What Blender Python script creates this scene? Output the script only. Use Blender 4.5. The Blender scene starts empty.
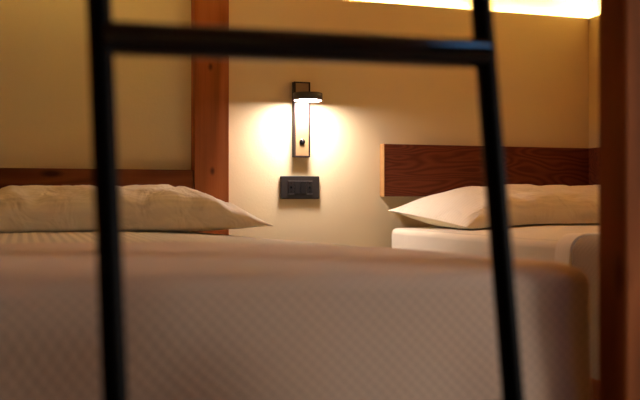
import bpy, bmesh, math, random
from mathutils import Vector, Matrix, noise
SC = bpy.context.scene
COL = SC.collection
CAMZ = 0.633
# ------------------------------------------------------------------ camera
cd = bpy.data.cameras.new('camera'); cam = bpy.data.objects.new('camera', cd); COL.objects.link(cam)
cam.location = (0, 0, CAMZ)
cam.rotation_euler = (math.radians(90), 0, math.radians(-18.5))
cd.sensor_width = 36; cd.lens = 50; cd.clip_start = 0.02; cd.clip_end = 60
cd.dof.use_dof = True; cd.dof.focus_distance = 2.98; cd.dof.aperture_fstop = 3.3
SC.camera = cam
# ------------------------------------------------------------------ world, lights, exposure
w = bpy.data.worlds.new('dusk'); SC.world = w; w.use_nodes = True
bg = w.node_tree.nodes['Background']; bg.inputs['Color'].default_value = (0.35, 0.5, 0.8, 1); bg.inputs['Strength'].default_value = 0.25
SC.view_settings.view_transform = 'Standard'; SC.view_settings.look = 'None'
SC.view_settings.gamma = 1; SC.view_settings.use_curve_mapping = False
SC.view_settings.exposure = 0.0
def area(name, loc, rot, sx, sy, power, color):
    l = bpy.data.lights.new(name, 'AREA'); l.shape = 'RECTANGLE'; l.size = sx; l.size_y = sy
    l.energy = power; l.color = color
    o = bpy.data.objects.new(name, l); COL.objects.link(o); o.location = loc; o.rotation_euler = rot
    return o
# added light for the bed foot, through an unseen opening in the right wall
area('foot_fill_light', (2.56, .15, 0.80), (0, math.radians(90), 0), 0.8, 0.62, 36, (1.0, 0.93, 0.86))
# blue light in an added, unseen roof opening, placed for the rung glint
area('rung_glint_light', (1.62, -.05, 2.50), (0, 0, 0), 0.27, 0.60, 6, (0.15, 0.48, 1.0))
LED_COL = (1.0, 0.74, 0.26); LED_STR = 215.0
DISC_COL = (1.0, 0.865, 0.92); DISC_STR = 255.0
CEIL_COL = (1.0, 0.66, 0.34); CEIL_STR = 5.0

# ------------------------------------------------------------------ helpers
def link(o, parent=None, label=None, cat=None, group=None, kind=None):
    COL.objects.link(o)
    if parent: o.parent = parent
    if label: o['label'] = label
    if cat: o['category'] = cat
    if group: o['group'] = group
    if kind: o['kind'] = kind
    return o
def obj(name, bm, mat, parent=None, smooth=True, **k):
    me = bpy.data.meshes.new(name); bm.normal_update(); bm.to_mesh(me); bm.free()
    if smooth:
        for p in me.polygons: p.use_smooth = True
        me.set_sharp_from_angle(angle=math.radians(48))
    me.materials.append(mat)
    o = link(bpy.data.objects.new(name, me), parent, **k)
    if parent: # keep mesh in world coordinates, move under the parent's base
        o.matrix_parent_inverse = Matrix.Translation(-parent.location)
    return o
def thing(name, loc, label, cat, group=None):
    o = bpy.data.objects.new(name, None); o.location = loc; o.empty_display_size = 0.1
    return link(o, None, label, cat, group)
def add_box(bm, lo, hi, bev=0.0, seg=2):
    b = bmesh.new()
    bmesh.ops.create_cube(b, size=1)
    c = [(lo[i]+hi[i])/2 for i in range(3)]; s = [hi[i]-lo[i] for i in range(3)]
    for v in b.verts: v.co = Vector([c[i]+v.co[i]*s[i] for i in range(3)])
    if bev: bmesh.ops.bevel(b, geom=b.edges[:], offset=bev, segments=seg, affect='EDGES', profile=0.5)
    me = bpy.data.meshes.new('tmp'); b.to_mesh(me); b.free(); bm.from_mesh(me); bpy.data.meshes.remove(me)
    return bm
def box(lo, hi, bev=0.0, seg=2): return add_box(bmesh.new(), lo, hi, bev, seg)
def add_tube(bm, p0, p1, r, n=20, ry=None, up=None):
    p0, p1 = Vector(p0), Vector(p1); d = (p1-p0).normalized()
    a = (up or Vector((0, 1, 0))); a = (a - d*a.dot(d)).normalized(); b = d.cross(a)
    rings = []
    for p in (p0, p1):
        rings.append([bm.verts.new(p + b*math.cos(t)*r + a*math.sin(t)*(ry or r)) for t in [2*math.pi*i/n for i in range(n)]])
    for i in range(n):
        bm.faces.new((rings[0][i], rings[0][(i+1) % n], rings[1][(i+1) % n], rings[1][i]))
    bm.faces.new(rings[0][::-1]); bm.faces.new(rings[1])
    bmesh.ops.recalc_face_normals(bm, faces=bm.faces[:])
    return bm
def lathe(bm, c, prof, n=48, axis='Z'):
    rings = []
    for r, h in prof:
        ring = []
        for i in range(n):
            t = 2*math.pi*i/n
            q = Vector((r*math.cos(t), r*math.sin(t), h)) if axis == 'Z' else Vector((r*math.cos(t), -h, r*math.sin(t)))
            ring.append(bm.verts.new(Vector(c)+q))
        rings.append(ring)
    for a, b in zip(rings, rings[1:]):
        for i in range(n): bm.faces.new((a[i], a[(i+1) % n], b[(i+1) % n], b[i]))
    bm.faces.new(rings[0][::-1]); bm.faces.new(rings[-1])
    bmesh.ops.recalc_face_normals(bm, faces=bm.faces[:])
    return bm
def rbox(lo, hi, r, step=0.03, rs=5):
    """rounded box of small quads, every edge and corner rounded with radius r"""
    lo, hi = Vector(lo), Vector(hi)
    def ticks(a, b):
        arc = [a + r*(1-math.cos(math.pi/2*i/rs)) for i in range(rs)]
        n = max(1, int((b-a-2*r)/step)); mid = [a+r+(b-a-2*r)*i/n for i in range(n+1)]
        return arc + mid + [a+b-t for t in arc[::-1]]
    T = [ticks(lo[i], hi[i]) for i in range(3)]
    bm = bmesh.new(); cache = {}
    def V(i, j, k):
        key = (i, j, k)
        if key not in cache:
            p = Vector((T[0][i], T[1][j], T[2][k]))
            q = Vector([min(max(p[m], lo[m]+r), hi[m]-r) for m in range(3)])
            d = p-q
            # points on the cube shell go to the sphere of radius r around the inner box
            cache[key] = bm.verts.new(q + (d.normalized()*r if d.length > 1e-9 else d))
        return cache[key]
    N = [len(t)-1 for t in T]
    for ax in range(3):
        u, v = (ax+1) % 3, (ax+2) % 3
        for side in (0, N[ax]):
            for a in range(N[u]):
                for b in range(N[v]):
                    vs = []
                    for da, db in ((0, 0), (1, 0), (1, 1), (0, 1)):
                        k = [0, 0, 0]; k[ax] = side; k[u] = a+da; k[v] = b+db; vs.append(V(*k))
                    try: bm.faces.new(vs if side else vs[::-1])
                    except ValueError: pass
    bmesh.ops.recalc_face_normals(bm, faces=bm.faces[:])
    return bm
def thicken(bm, t):
    bm.normal_update()
    bmesh.ops.solidify(bm, geom=bm.faces[:], thickness=t)
    return bm

# ------------------------------------------------------------------ materials
class NT:
    def __init__(s, name, rough=0.5, spec=0.5, metal=0.0):
        s.m = bpy.data.materials.new(name); s.m.use_nodes = True; s.t = s.m.node_tree
        s.b = s.t.nodes['Principled BSDF']; s.b.inputs['Roughness'].default_value = rough
        s.b.inputs['Specular IOR Level'].default_value = spec; s.b.inputs['Metallic'].default_value = metal
    def n(s, typ, ins=None, **k):
        x = s.t.nodes.new(typ)
        for a, v in k.items(): setattr(x, a, v)
        for a, v in (ins or {}).items():
            if isinstance(v, bpy.types.NodeSocket): s.t.links.new(v, x.inputs[a])
            else: x.inputs[a].default_value = v
        return x
    def math(s, op, a, b=None):
        i = {0: a}
        if b is not None: i[1] = b
        return s.n('ShaderNodeMath', i, operation=op).outputs[0]
    def ramp(s, fac, stops):
        r = s.n('ShaderNodeValToRGB', {'Fac': fac}); e = r.color_ramp.elements
        while len(e) < len(stops): e.new(0.5)
        for q, (p, c) in zip(e, stops): q.position = p; q.color = (*c, 1)
        return r.outputs['Color']
    def obj(s, scale=(1, 1, 1)):
        tc = s.n('ShaderNodeTexCoord').outputs['Object']
        return s.n('ShaderNodeMapping', {'Vector': tc, 'Scale': scale}).outputs[0]
    def base(s, c):
        if isinstance(c, bpy.types.NodeSocket): s.t.links.new(c, s.b.inputs['Base Color'])
        else: s.b.inputs['Base Color'].default_value = (*c, 1)
        return s
    def bump(s, h, st=0.2, dist=0.01):
        b = s.n('ShaderNodeBump', {'Height': h, 'Strength': st, 'Distance': dist})
        s.t.links.new(b.outputs[0], s.b.inputs['Normal']); return s
def plain(name, c, rough=0.5, spec=0.5, metal=0.0, var=0.06, scale=30, bump=0.0):
    m = NT(name, rough, spec, metal)
    nz = m.n('ShaderNodeTexNoise', {'Vector': m.obj(), 'Scale': scale, 'Detail': 4.0}).outputs['Fac']
    m.base(m.ramp(nz, [(0.3, tuple(x*(1-var) for x in c)), (0.7, tuple(min(1, x*(1+var)) for x in c))]))
    if bump: m.bump(nz, bump, 0.005)
    return m.m
def plaster(name, c):
    m = NT(name, 0.85, 0.2); v = m.obj()
    a = m.n('ShaderNodeTexNoise', {'Vector': v, 'Scale': 3.0, 'Detail': 3.0}).outputs['Fac']
    b = m.n('ShaderNodeTexNoise', {'Vector': v, 'Scale': 120.0, 'Detail': 5.0, 'Roughness': 0.6}).outputs['Fac']
    m.base(m.ramp(a, [(0.3, tuple(x*0.97 for x in c)), (0.7, c)]))
    m.bump(b, 0.2, 0.003); return m.m
def wood(name, c_dark, c_mid, c_light, axis='Z', rough=0.55, ring=26, warp=3.5, knots=True, spec=0.12, st=(0.35, 3)):
    m = NT(name, rough, spec)
    s = {'X': (st[0], st[1], st[1]), 'Y': (st[1], st[0], st[1]), 'Z': (st[1], st[1], st[0])}[axis]
    v = m.obj(s)
    big = m.n('ShaderNodeTexNoise', {'Vector': v, 'Scale': 1.6, 'Detail': 2.0, 'Distortion': 0.4}).outputs['Fac']
    rings = m.math('SINE', m.math('MULTIPLY', big, float(ring*warp)))
    rings = m.math('ADD', m.math('MULTIPLY', rings, 0.5), 0.5)
    s2 = {'X': (1.5, 60, 60), 'Y': (60, 1.5, 60), 'Z': (60, 60, 1.5)}[axis]
    fine = m.n('ShaderNodeTexNoise', {'Vector': m.obj(s2), 'Scale': 3.0, 'Detail': 4.0, 'Roughness': 0.65}).outputs['Fac']
    f = m.math('ADD', m.math('MULTIPLY', rings, 0.55), m.math('MULTIPLY', fine, 0.45))
    col = m.ramp(f, [(0.12, c_dark), (0.5, c_mid), (0.9, c_light)])
    if knots:
        vo = m.n('ShaderNodeTexVoronoi', {'Vector': m.obj({'X': (3, 9, 9), 'Y': (9, 3, 9), 'Z': (9, 9, 3)}[axis]), 'Scale': 1.0}).outputs['Distance']
        k = m.ramp(vo, [(0.05, (0.25, 0.2, 0.18)), (0.13, (1, 1, 1))])
        col = m.n('ShaderNodeMixRGB', {'Fac': 1.0, 'Color1': col, 'Color2': k}, blend_type='MULTIPLY').outputs[0]
    m.base(col); m.bump(f, 0.25, 0.002); return m.m
def linen(name, c, stripe_axis=0, stripe=0.016, amt=0.10, wrinkle=0.15, cscale=9):
    m = NT(name, 0.8, 0.25); m.b.inputs['Sheen Weight'].default_value = 0.15
    tc = m.n('ShaderNodeTexCoord').outputs['Object']
    sp = m.n('ShaderNodeSeparateXYZ', {0: tc})
    s = m.math('SINE', m.math('MULTIPLY', sp.outputs[stripe_axis], 2*math.pi/stripe))
    s = m.math('ADD', m.math('MULTIPLY', s, 0.5), 0.5)
    m.base(m.ramp(s, [(0.35, tuple(x*(1-amt) for x in c)), (0.6, c)]))
    nz = m.n('ShaderNodeTexNoise', {'Vector': tc, 'Scale': float(cscale), 'Detail': 3.0, 'Distortion': 0.8}).outputs['Fac']
    m.bump(m.math('ADD', nz, m.math('MULTIPLY', s, 0.02)), wrinkle, 0.04); return m.m
def quilt(name, c, cell=0.0165, amt=0.15):
    m = NT(name, 0.85, 0.2); m.b.inputs['Sheen Weight'].default_value = 0.2
    sp = m.n('ShaderNodeSeparateXYZ', {0: m.n('ShaderNodeTexCoord').outputs['Object']})
    x, y, z = sp.outputs[0], sp.outputs[1], sp.outputs[2]
    yz = m.math('ADD', y, z); k = 2*math.pi/cell
    a = m.math('SINE', m.math('MULTIPLY', x, k)); b = m.math('SINE', m.math('MULTIPLY', yz, k))
    h = m.math('ADD', m.math('MULTIPLY', m.math('MULTIPLY', a, b), 0.5), 0.5)
    m.base(m.ramp(h, [(0.2, tuple(q*(1-amt) for q in c)), (0.75, c)]))
    m.bump(h, 0.2, 0.002); return m.m
def emit(name, c, st):
    m = bpy.data.materials.new(name); m.use_nodes = True; t = m.node_tree
    t.nodes.remove(t.nodes['Principled BSDF'])
    e = t.nodes.new('ShaderNodeEmission'); e.inputs[0].default_value = (*c, 1); e.inputs[1].default_value = st
    t.links.new(e.outputs[0], t.nodes['Material Output'].inputs[0]); return m

M_WALL = plaster('cream plaster', (0.74, 0.61, 0.345))
M_UPWALL = plaster('white upper plaster', (0.82, 0.74, 0.60))
M_SIDE = plaster('side plaster', (0.73, 0.62, 0.33))
M_CEIL = wood('pale larch boards', (0.28, 0.13, 0.035), (0.34, 0.165, 0.045), (0.40, 0.20, 0.06), 'Y', 0.6, 18)
M_FLOOR = wood('floor boards', (0.10, 0.055, 0.03), (0.19, 0.11, 0.06), (0.27, 0.17, 0.10), 'Y', 0.5)
def knots(mat, pts):
    t = mat.node_tree; b = t.nodes['Principled BSDF']; tc = t.nodes.new('ShaderNodeTexCoord')
    for p, r in pts:
        mp = t.nodes.new('ShaderNodeMapping'); mp.inputs['Location'].default_value = (-p[0], 0, -p[2]*.6); mp.inputs['Scale'].default_value = (1, 0, .6)
        t.links.new(tc.outputs['Object'], mp.inputs[0])
        ln = t.nodes.new('ShaderNodeVectorMath'); ln.operation = 'LENGTH'; t.links.new(mp.outputs[0], ln.inputs[0])
        mr = t.nodes.new('ShaderNodeMapRange'); mr.interpolation_type = 'SMOOTHSTEP'; mr.inputs['From Min'].default_value = r*.1; mr.inputs['From Max'].default_value = r
        t.links.new(ln.outputs['Value'], mr.inputs['Value'])
        mx = t.nodes.new('ShaderNodeMixRGB'); src = b.inputs['Base Color'].links[0].from_socket
        t.links.new(mr.outputs[0], mx.inputs['Fac']); mx.inputs['Color1'].default_value = (.09, .026, .008, 1); t.links.new(src, mx.inputs['Color2'])
        t.links.new(mx.outputs[0], b.inputs['Base Color'])
M_LARCHZ = wood('larch upright', (0.19, 0.056, 0.014), (0.29, 0.085, 0.022), (0.38, 0.125, 0.036), 'Z', 0.75, 18)
knots(M_LARCHZ, [((.586, 0, 1.071), .012), ((.592, 0, .728), .012)])
M_LARCHX = wood('larch level', (0.19, 0.056, 0.014), (0.29, 0.085, 0.022), (0.38, 0.125, 0.036), 'X', 0.6, 18)
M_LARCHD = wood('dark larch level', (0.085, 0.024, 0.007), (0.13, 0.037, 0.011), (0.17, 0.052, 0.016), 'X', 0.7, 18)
M_LARCHY = wood('larch long', (0.19, 0.056, 0.014), (0.29, 0.085, 0.022), (0.38, 0.125, 0.036), 'Y', 0.6, 18)
M_WALNUT = wood('dark oak', (0.085, 0.019, 0.008), (0.135, 0.033, 0.013), (0.175, 0.045, 0.018), 'X', 0.5, 60, 2.6, knots=False, st=(1.1, 4.5))
M_RAWEDGE = plain('raw end grain', (0.42, 0.21, 0.06), 0.6)
M_BLACK = plain('black lacquered steel', (0.004, 0.004, 0.0045), 0.09, 0.45)
M_MATTE = plain('black matt steel', (0.003, 0.003, 0.0033), 0.45, 0.04)
M_PLATE = plain('dark bronze casing', (0.013, 0.005, 0.004), 0.55, 0.2)
M_FACE = plain('satin brass face', (0.235, 0.145, 0.055), 0.45, 0.5, 0.0, 0.03)
M_DISC = plain('black disc', (0.035, 0.028, 0.024), 0.45)
M_SOCK = plain('anthracite plate', (0.019, 0.0145, 0.011), 0.45, 0.35)
M_SOCK2 = plain('black key', (0.009, 0.0075, 0.0065), 0.4, 0.35)
M_SILVER = plain('grey silver line', (0.14, 0.12, 0.105), 0.4)
M_LENS = emit('lamp diffuser', DISC_COL, DISC_STR)
M_LED = emit('led strip', LED_COL, LED_STR)
M_SHEET = linen('white sateen sheet', (0.80, 0.71, 0.50), 0, 0.022, 0.22, 0.12, 7)
M_PILLOW = linen('white pillow cotton', (0.80, 0.71, 0.50), 1, 0.012, 0.05, 0.45, 11)
M_PILLOW2 = linen('white striped pillow cotton', (0.80, 0.71, 0.50), 0, 0.012, 0.10, 0.22, 8)
M_HEM = linen('white hem', (0.90, 0.84, 0.68), 1, 0.01, 0.04, 0.1, 9)
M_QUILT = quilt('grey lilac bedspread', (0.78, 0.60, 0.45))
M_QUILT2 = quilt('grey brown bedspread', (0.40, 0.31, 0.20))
M_TICK = plain('mattress ticking', (0.7, 0.66, 0.6), 0.8)

# ------------------------------------------------------------------ room shell
WY = 2.95; XR = 2.09; XL = -1.6; YB = -2.2; ZC = 2.35; LEDGE = 1.340
def struct(name, bm, mat, smooth=False, parent=None): return obj(name, bm, mat, parent, smooth, kind='structure')
struct('floor', box((XL-.1, YB-.1, -.1), (XR+.2, WY+.2, 0)), M_FLOOR)
b = box((XL-.1, YB-.1, ZC), (1.48, WY+.2, ZC+.1)); add_box(b, (1.76, YB-.1, ZC), (XR+.45, WY+.2, ZC+.1))
add_box(b, (1.48, YB-.1, ZC), (1.76, -.35, ZC+.1)); add_box(b, (1.48, .25, ZC), (1.76, WY+.2, ZC+.1))
struct('ceiling', b, M_CEIL)
b = box((1.48, -.35, ZC+.02), (1.495, .25, ZC+.08)); add_box(b, (1.745, -.35, ZC+.02), (1.76, .25, ZC+.08))
add_box(b, (1.495, -.35, ZC+.02), (1.745, -.335, ZC+.08)); add_box(b, (1.495, .235, ZC+.02), (1.745, .25, ZC+.08))
struct('added_window_2', b, M_LARCHX)  # frame of the unseen roof opening added for the blue glint on the rung
struct('wall_left', box((XL-.1, YB, 0), (XL, WY+.2, ZC)), M_LARCHY)
# back wall and right wall: a thick lower lining with a lit channel on its top edge, the upper wall set back
UP = 0.07
struct('wall_back', box((XL, WY+UP, 0), (XR+UP, WY+.2, ZC)), M_UPWALL)
YL = 0.8                                       # the lining of the right wall starts here, the wall with the added opening before it
WY0, WY1, WZ0, WZ1 = -0.17, 0.47, 0.38, 1.22
XO = XR+.40                                    # outer face: wall thickened so the reveal trims the added side light
b = box((XR+UP, YL, 0), (XO, WY+UP, ZC)); add_box(b, (XR, WY1, 0), (XO, YL, ZC)); add_box(b, (XR, YB, 0), (XO, WY0, ZC))
add_box(b, (XR, WY0, 0), (XO, WY1, WZ0)); add_box(b, (XR, WY0, WZ1), (XO, WY1, ZC))
struct('wall_right', b, M_UPWALL)
b = box((XL, WY, 0), (XR+.012, WY+UP, LEDGE-.03)); add_box(b, (XL, WY, LEDGE-.03), (XR+.012, WY+.012, LEDGE))
struct('trim_1', b, M_WALL)                   # lower wall lining behind the beds
b = box((XR, YL, 0), (XR+UP, WY, LEDGE-.03)); add_box(b, (XR, YL, LEDGE-.03), (XR+.012, WY, LEDGE))
struct('trim_2', b, M_SIDE)
struct('wall_rear', box((XL, YB-.1, 0), (XR+.2, YB, ZC)), M_SIDE)
X0, X1 = XR+.33, XR+.38
b = box((X0, WY0, WZ0), (X1, WY0+.03, WZ1)); add_box(b, (X0, WY1-.03, WZ0), (X1, WY1, WZ1)); add_box(b, (X0, WY0+.03, WZ0), (X1, WY1-.03, WZ0+.05))
add_box(b, (X0, WY0+.03, WZ1-.05), (X1, WY1-.03, WZ1))
struct('added_window_1', b, M_LARCHZ)  # frame of the unseen side opening added to light the bed foot
# warm light strips lying in the channels
t = thing('led_strip', (1.35, WY+.045, LEDGE-.03), 'warm glowing light strip along the top edge of the lower back wall', 'light strip')
obj('diffuser', box((-1.55, WY+.048, LEDGE-.0298), (XR+.02, WY+.066, LEDGE-.018), .003), M_LED, t)
t = thing('led_strip', (XR+.045, 1.5, LEDGE-.03), 'warm glowing light strip along the top edge of the right side wall', 'light strip')
obj('diffuser', box((XR+.048, 0.82, LEDGE-.0298), (XR+.066, WY+.04, LEDGE-.018), .003), M_LED, t)

# ------------------------------------------------------------------ near bed: timber bunk frame
bunk = thing('bunk_bed', (0.27, 1.95, 0), 'reddish larch timber bunk frame with upright posts and a head rail on the left', 'bunk bed')
HX0, HX1 = 0.533, 0.648
obj('post', box((HX0, 2.885, 0), (HX1, WY-.001, 1.75), .003), M_LARCHZ, bunk, False)
obj('post', box((-.36, 2.885, 0), (-.245, WY-.001, 1.75), .003), M_LARCHZ, bunk, False)
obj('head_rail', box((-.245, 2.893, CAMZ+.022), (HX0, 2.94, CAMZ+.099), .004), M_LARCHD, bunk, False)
PX = 0.749
obj('post', box((PX, 0.978, 0), (PX+.11, 1.037, 1.75), .004), M_LARCHZ, bunk, False)
obj('post', box((-.36, 0.978, 0), (-.25, 1.037, 1.75), .004), M_LARCHZ, bunk, False)
obj('side_rail', box((HX1-.02, 1.037, .16), (HX1+.012, 2.885, .30), .004), M_LARCHY, bunk, False)
obj('side_rail', box((-.30, 1.037, .16), (-.27, 2.885, .30), .004), M_LARCHY, bunk, False)
obj('end_rail', box((-.25, 0.99, .13), (PX, 1.02, .20), .004), M_LARCHX, bunk, False)
obj('slat_base', box((-.27, 1.02, .27), (HX1-.02, 2.885, .32), .004), M_LARCHY, bunk, False)
# upper berth the ladder leans on
obj('upper_end_rail', box((-.25, 0.985, 1.46), (PX, 1.025, 1.60), .004), M_LARCHX, bunk, False)
obj('upper_side_rail', box((PX, 1.037, 1.46), (PX+.04, 2.85, 1.60), .004), M_LARCHY, bunk, False)
obj('upper_base', box((-.25, 1.025, 1.47), (PX, 2.85, 1.50), .004), M_TICK, bunk, False)
MX0, MX1 = -.19, .714
M1BM = rbox((MX0, 1.11, .32), (MX1, 2.845, .548), .03, .06)
def wrinkle(bm, f):
    for v in bm.verts: v.co += f(v.co.copy())
def spread(lo, hi, r, head_y, zcut, f, step=.028):
    bm = rbox(lo, hi, r, step, 6)
    kill = [v for v in bm.verts if v.co.z < zcut or v.co.y > head_y]
    bmesh.ops.delete(bm, geom=kill, context='VERTS')
    wrinkle(bm, f)
    return thicken(bm, -0.012) if False else thicken(bm, 0.012)
def fold(t): t = min(1, max(0, t)); return t*t*(3-2*t)
def crown(p): return -(.008+.012*max(0, p.y-1)+.012*max(0, p.y-1.9))*max(0, (p.x-.22)/.51)**1.6*min(1, max(0, (p.z-.38)/.12))
def f1(p):
    d = Vector((0, 0, 0))
    n1 = noise.noise(Vector((p.x*2.2, p.y*1.4, p.z*1.2)))
    n2 = noise.noise(Vector((p.x*5+7, p.y*4, p.z*2)))
    d.z += crown(p)
    if p.z > .45: d.z -= .012*max(0, (1.17-p.y)/.134)**2
    if p.z > .50:
        d.z += .005*n1 + .003*n2 
    else:
        k = min(1, (.52-p.z)/.15)
        if p.y < 1.13: d.y += k*(.006*n1 + .004*math.sin(p.x*17+2*n2) - .006)
        if p.y < 1.13: d.y += k*.05*fold((.36-p.x)/.42)
        if p.x > .6: d.x -= k*.003*abs(n1)
    return d
wrinkle(M1BM, lambda p: Vector((0, 0, crown(p))))
obj('mattress', M1BM, M_SHEET,
    label='white striped sheeted mattress on the bunk frame, under the left pillow', cat='mattress')
obj('bedspread', spread((MX0-.03, 1.036, .10), (MX1+.033, 2.5, .552), .022, 1.72, .215, f1), M_QUILT,
    label='grey lilac diamond-quilted bedspread over the nearest bed, filling the foreground', cat='bedspread')

# ------------------------------------------------------------------ pillows
def pillow_bm(L, W, up, down, ax, skew=0, nu=64, nv=40, seed=0):
    """pillow lying flat: L along x, W along y; ax(u) is the height profile along its length"""
    bm = bmesh.new(); g = {}
    for side in (1, -1):
        for i in range(nu+1):
            for j in range(nv+1):
                if side < 0 and (i in (0, nu) or j in (0, nv)): g[side, i, j] = g[1, i, j]; continue
                u = -math.cos(math.pi*i/nu); v = -math.cos(math.pi*j/nv)
                a = ax(u) * max(0, 1-v*v)**.33
                x = u*L/2*(1-.04*(1-v*v)*abs(u)**3); y = v*W/2*(1-.08*(1-u*u)*abs(v)**3)
                x += skew*(1-v)/2*max(0, -u)**1.5
                n = noise.noise(Vector((u*2+seed, v*2, side*3)))*.08 + noise.noise(Vector((u*6+seed, v*4+u*3, side)))*.07
                n -= .045*math.exp(-((u-.40-.35*v)/.05)**2)*max(0, .7-v) + .06*math.exp(-((u-.62+.12*v)/.04)**2) + .03*math.exp(-((u+.35-.3*v)/.03)**2)*max(0, .6-v) if skew == 0 else 0
                z = (up if side > 0 else -down)*a*(1+n*1.6)
                g[side, i, j] = bm.verts.new((x, y, z))
    for side in (1, -1):
        for i in range(nu):
            for j in range(nv):
                q = [g[side, i, j], g[side, i+1, j], g[side, i+1, j+1], g[side, i, j+1]]
                bm.faces.new(q if side > 0 else q[::-1])
    bmesh.ops.remove_doubles(bm, verts=bm.verts[:], dist=1e-6)
    bmesh.ops.recalc_face_normals(bm, faces=bm.faces[:])
    return bm
def taper(t, w, p=1.0):
    e = min(1, max(0, t/w)); return (1-(1-e)**2.0)**p
def place(bm, M):
    bmesh.ops.transform(bm, matrix=M, verts=bm.verts[:]); return bm
p1 = thing('pillow', (.33, 2.62, .52), 'long white pillow lying on the nearest bed against the larch rail', 'pillow')
bm = pillow_bm(.80, .42, .112, .018, lambda u: taper(1-u, .66, .9)*taper(1+u, .22, .5), seed=3)
def sag(bm, top):
    for v in bm.verts:
        f = top(v.co)
        if v.co.z < f: v.co.z = f + max(-.03, v.co.z-f)*.03 + .002
M = Matrix.Translation((.275, 2.625, .560)) @ Matrix.Rotation(math.radians(-1.0), 4, 'Z')
place(bm, M); sag(bm, lambda p: .549+crown(Vector((p.x, p.y, .6))))
obj('pillowcase', bm, M_PILLOW, p1)

# ------------------------------------------------------------------ far bed on the right
bed = thing('bed', (1.65, 1.95, 0), 'far single bed on the right by the side wall, mostly hidden behind the nearest bed', 'bed')
obj('bed_base', box((1.25, 1.03, .10), (2.07, 2.9, .32), .006), M_LARCHY, bed, False)
for x in (1.29, 2.0):
    for y in (1.08, 2.8): obj('leg', box((x, y, 0), (x+.05, y+.05, .10), .004), M_LARCHZ, bed, False)
M2BM = rbox((1.232, 1.02, .32), (2.075, 2.905, .534), .022, .06)
hb = thing('headboard', (1.65, 2.935, .74), 'dark brown grained wooden headboard plank fixed to the wall above the right pillow', 'headboard')
obj('plank', box((1.216, 2.914, CAMZ+.013), (XR-.0005, WY-.0005, CAMZ+.199), .0015), M_WALNUT, hb, False)
obj('return_plank', box((XR-.026, 1.3, CAMZ+.013), (XR-.0005, 2.914, CAMZ+.199), .0015), M_WALNUT, hb, False)
obj('edge_strip', box((1.213, 2.9125, CAMZ+.013), (1.2162, WY-.0005, CAMZ+.199)), M_RAWEDGE, hb, False, label='pale orange raw edge')
def crown2(p): return .016*fold((p.x-1.25)/.4)*fold((2.12-p.x)/.2) if p.z > .5 else 0
def f2(p):
    n1 = noise.noise(Vector((p.x*4, p.y*3, p.z*3)))
    return Vector((0, 0, .003*n1 + crown2(p))) if p.z > .5 else Vector((-.002+.003*n1, 0, 0))
wrinkle(M2BM, lambda p: Vector((0, 0, crown2(p)+(.0025*noise.noise(Vector((p.x*5, p.y*9, 1)))))) if p.z > .5 else Vector((.003*noise.noise(Vector((1, p.y*3, p.z*22))), 0, 0)))
obj('mattress', M2BM, M_SHEET,
    label='white striped sheeted mattress of the far bed, under the right pillow', cat='mattress')
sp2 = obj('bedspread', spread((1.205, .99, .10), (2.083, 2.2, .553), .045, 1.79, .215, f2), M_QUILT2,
    label='folded grey-brown quilted bedspread on the far bed, its corner showing beside the right post', cat='bedspread')
bmh = rbox((1.203, 1.2, .10), (2.085, 2.3, .555), .045, .02, 6)
bmesh.ops.delete(bmh, geom=[v for v in bmh.verts if v.co.z < .22 or v.co.y > 1.84 or v.co.y < 1.77], context='VERTS')
wrinkle(bmh, f2)
obj('hem', thicken(bmh, .006), M_HEM, sp2, label='white turned-back hem')
p2 = thing('pillow', (1.72, 2.7, .545), 'white striped pillow with a pointed corner under the dark headboard on the right', 'pillow')
bm = pillow_bm(.85, .40, .105, .06, lambda u: taper(1+u, .70, .8)*taper(1-u, .22, .5), .10, seed=11)
M2 = Matrix.Translation((1.648, 2.705, .572)) @ Matrix.Rotation(math.radians(7), 4, 'X')
place(bm, M2); sag(bm, lambda p: .538+crown2(Vector((p.x, p.y, .6))))
obj('pillowcase', bm, M_PILLOW, p2)

# ------------------------------------------------------------------ reading lamp
LX0, LX1, LZ0, LZ1 = .8850, .9425, .781, 1.040
lamp = thing('reading_lamp', (.911, WY, .91), 'slim lit reading lamp with a round black head fixed to the wall between the beds', 'wall lamp')
b = box((LX0, 2.923, LZ0), (LX0+.0052, WY, LZ1)); add_box(b, (LX1-.0052, 2.923, LZ0), (LX1, WY, LZ1))
add_box(b, (LX0+.0052, 2.923, LZ0), (LX1-.0052, WY, LZ0+.0045)); add_box(b, (LX0+.0052, 2.923, LZ1-.0045), (LX1-.0052, WY, LZ1))
obj('casing', b, M_PLATE, lamp, False)
obj('face_plate', box((LX0+.0052, 2.925, LZ0+.0045), (LX1-.0052, WY-.001, LZ1-.0045)), M_FACE, lamp, False)
DC = (.914, 2.862, .969)
hd = obj('lamp_head', lathe(bmesh.new(), DC, [(.0438, .003), (.0442, .0), (.049, .0), (.050, .002), (.050, .023), (.0485, .025), (.0, .025)][:-1]), M_DISC, lamp)
obj('diffuser', lathe(bmesh.new(), DC, [(.0435, -.0002), (.0435, .0035)]), M_LENS, hd, label='glowing round diffuser')
obj('arm', box((.905, 2.905, .977), (.923, 2.931, .991), .002), M_DISC, lamp, False)
kb = obj('switch_knob', lathe(bmesh.new(), (.914, 2.925, .8335), [(.0098, 0), (.0098, .004), (.0085, .005)], 32, 'Y'), M_BLACK, lamp)
obj('pointer', box((.9125, 2.9195, .836), (.9155, 2.9205, .842)), M_SILVER, kb, False)

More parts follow.
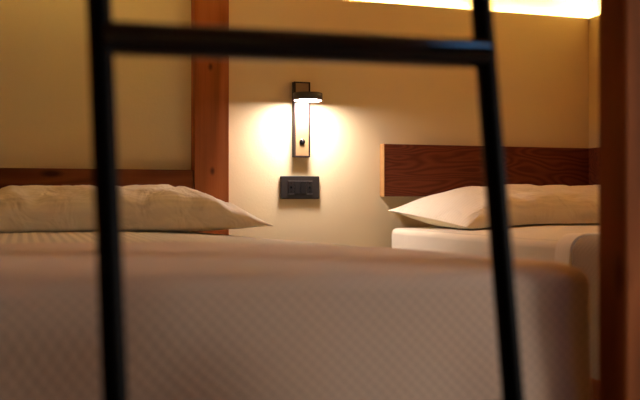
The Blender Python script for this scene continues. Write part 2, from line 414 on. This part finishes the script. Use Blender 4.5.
# ------------------------------------------------------------------ socket plate
SX0, SX1, SZ0, SZ1 = .841, .982, .6365, .716
sk = thing('switch_plate', (.911, WY, .676), 'dark rectangular switch and socket plate on the wall below the reading lamp', 'switch plate')
obj('cover', box((SX0, 2.939, SZ0), (SX1, WY-.0005, SZ1), .003, 3), M_SOCK, sk, False)
zc = (SZ0+SZ1)/2; xc = (SX0+SX1)/2
def module(x0, x1, name): return obj(name, box((x0, 2.9365, zc-.022), (x1, 2.9395, zc+.022), .0012), M_SOCK2, sk, False)
for s in (-1, 1):
    c = xc + s*.0335
    so = module(c-.011, c+.011, 'socket')
    for dz in (-.014, 0, .014):
        obj('contact_hole', lathe(bmesh.new(), (c, 2.9366, zc+dz), [(.0035, 0), (.0035, .0006)], 16, 'Y'), M_PLATE if dz else M_BLACK, so)
    for dz in (-.02235, .02235): obj('frame_line', box((c-.0108, 2.936, zc+dz-.0008), (c+.0108, 2.939, zc+dz+.0008)), M_SILVER, so, False)
for s in (-1, 1):
    c = xc + s*.0112
    ky = module(c-.0108, c+.0108, 'rocker')
    obj('frame_line', box((c-.0105, 2.936, zc+.0215), (c+.0105, 2.939, zc+.0232)), M_SILVER, ky, False)

# ------------------------------------------------------------------ ladder in front of the bed
lad = thing('bunk_ladder', (.287, .79, 0), 'black steel bunk ladder standing close in front of the nearest bed', 'ladder')
R = Matrix.Rotation(.058, 3, 'Z') @ Matrix.Rotation(-.1064, 3, 'X') @ Matrix.Rotation(-.0251, 3, 'Y')
O = Vector((.2868, .86, CAMZ)); HW = .2124
def L(x, y, z): return O + R @ Vector((x, y, z))
up = R @ Vector((0, 1, 0))
for s in (-1, 1):
    bm = bmesh.new(); add_tube(bm, L(s*HW, 0, -.628), L(s*HW, 0, .95), .0120, 20, .0126, up)
    rl = obj('rail', bm, M_MATTE, lad)
    bm = bmesh.new(); add_tube(bm, L(s*HW, 0, -.634), L(s*HW, 0, -.60), .0142, 20, .0148, up)
    obj('foot_cap', bm, M_BLACK, rl)
for z in (-.24, .16, .56):
    bm = bmesh.new(); add_tube(bm, L(-HW, 0, z), L(HW, 0, z), .0165, 24, None, up)
    obj('rung', bm, M_BLACK, lad)
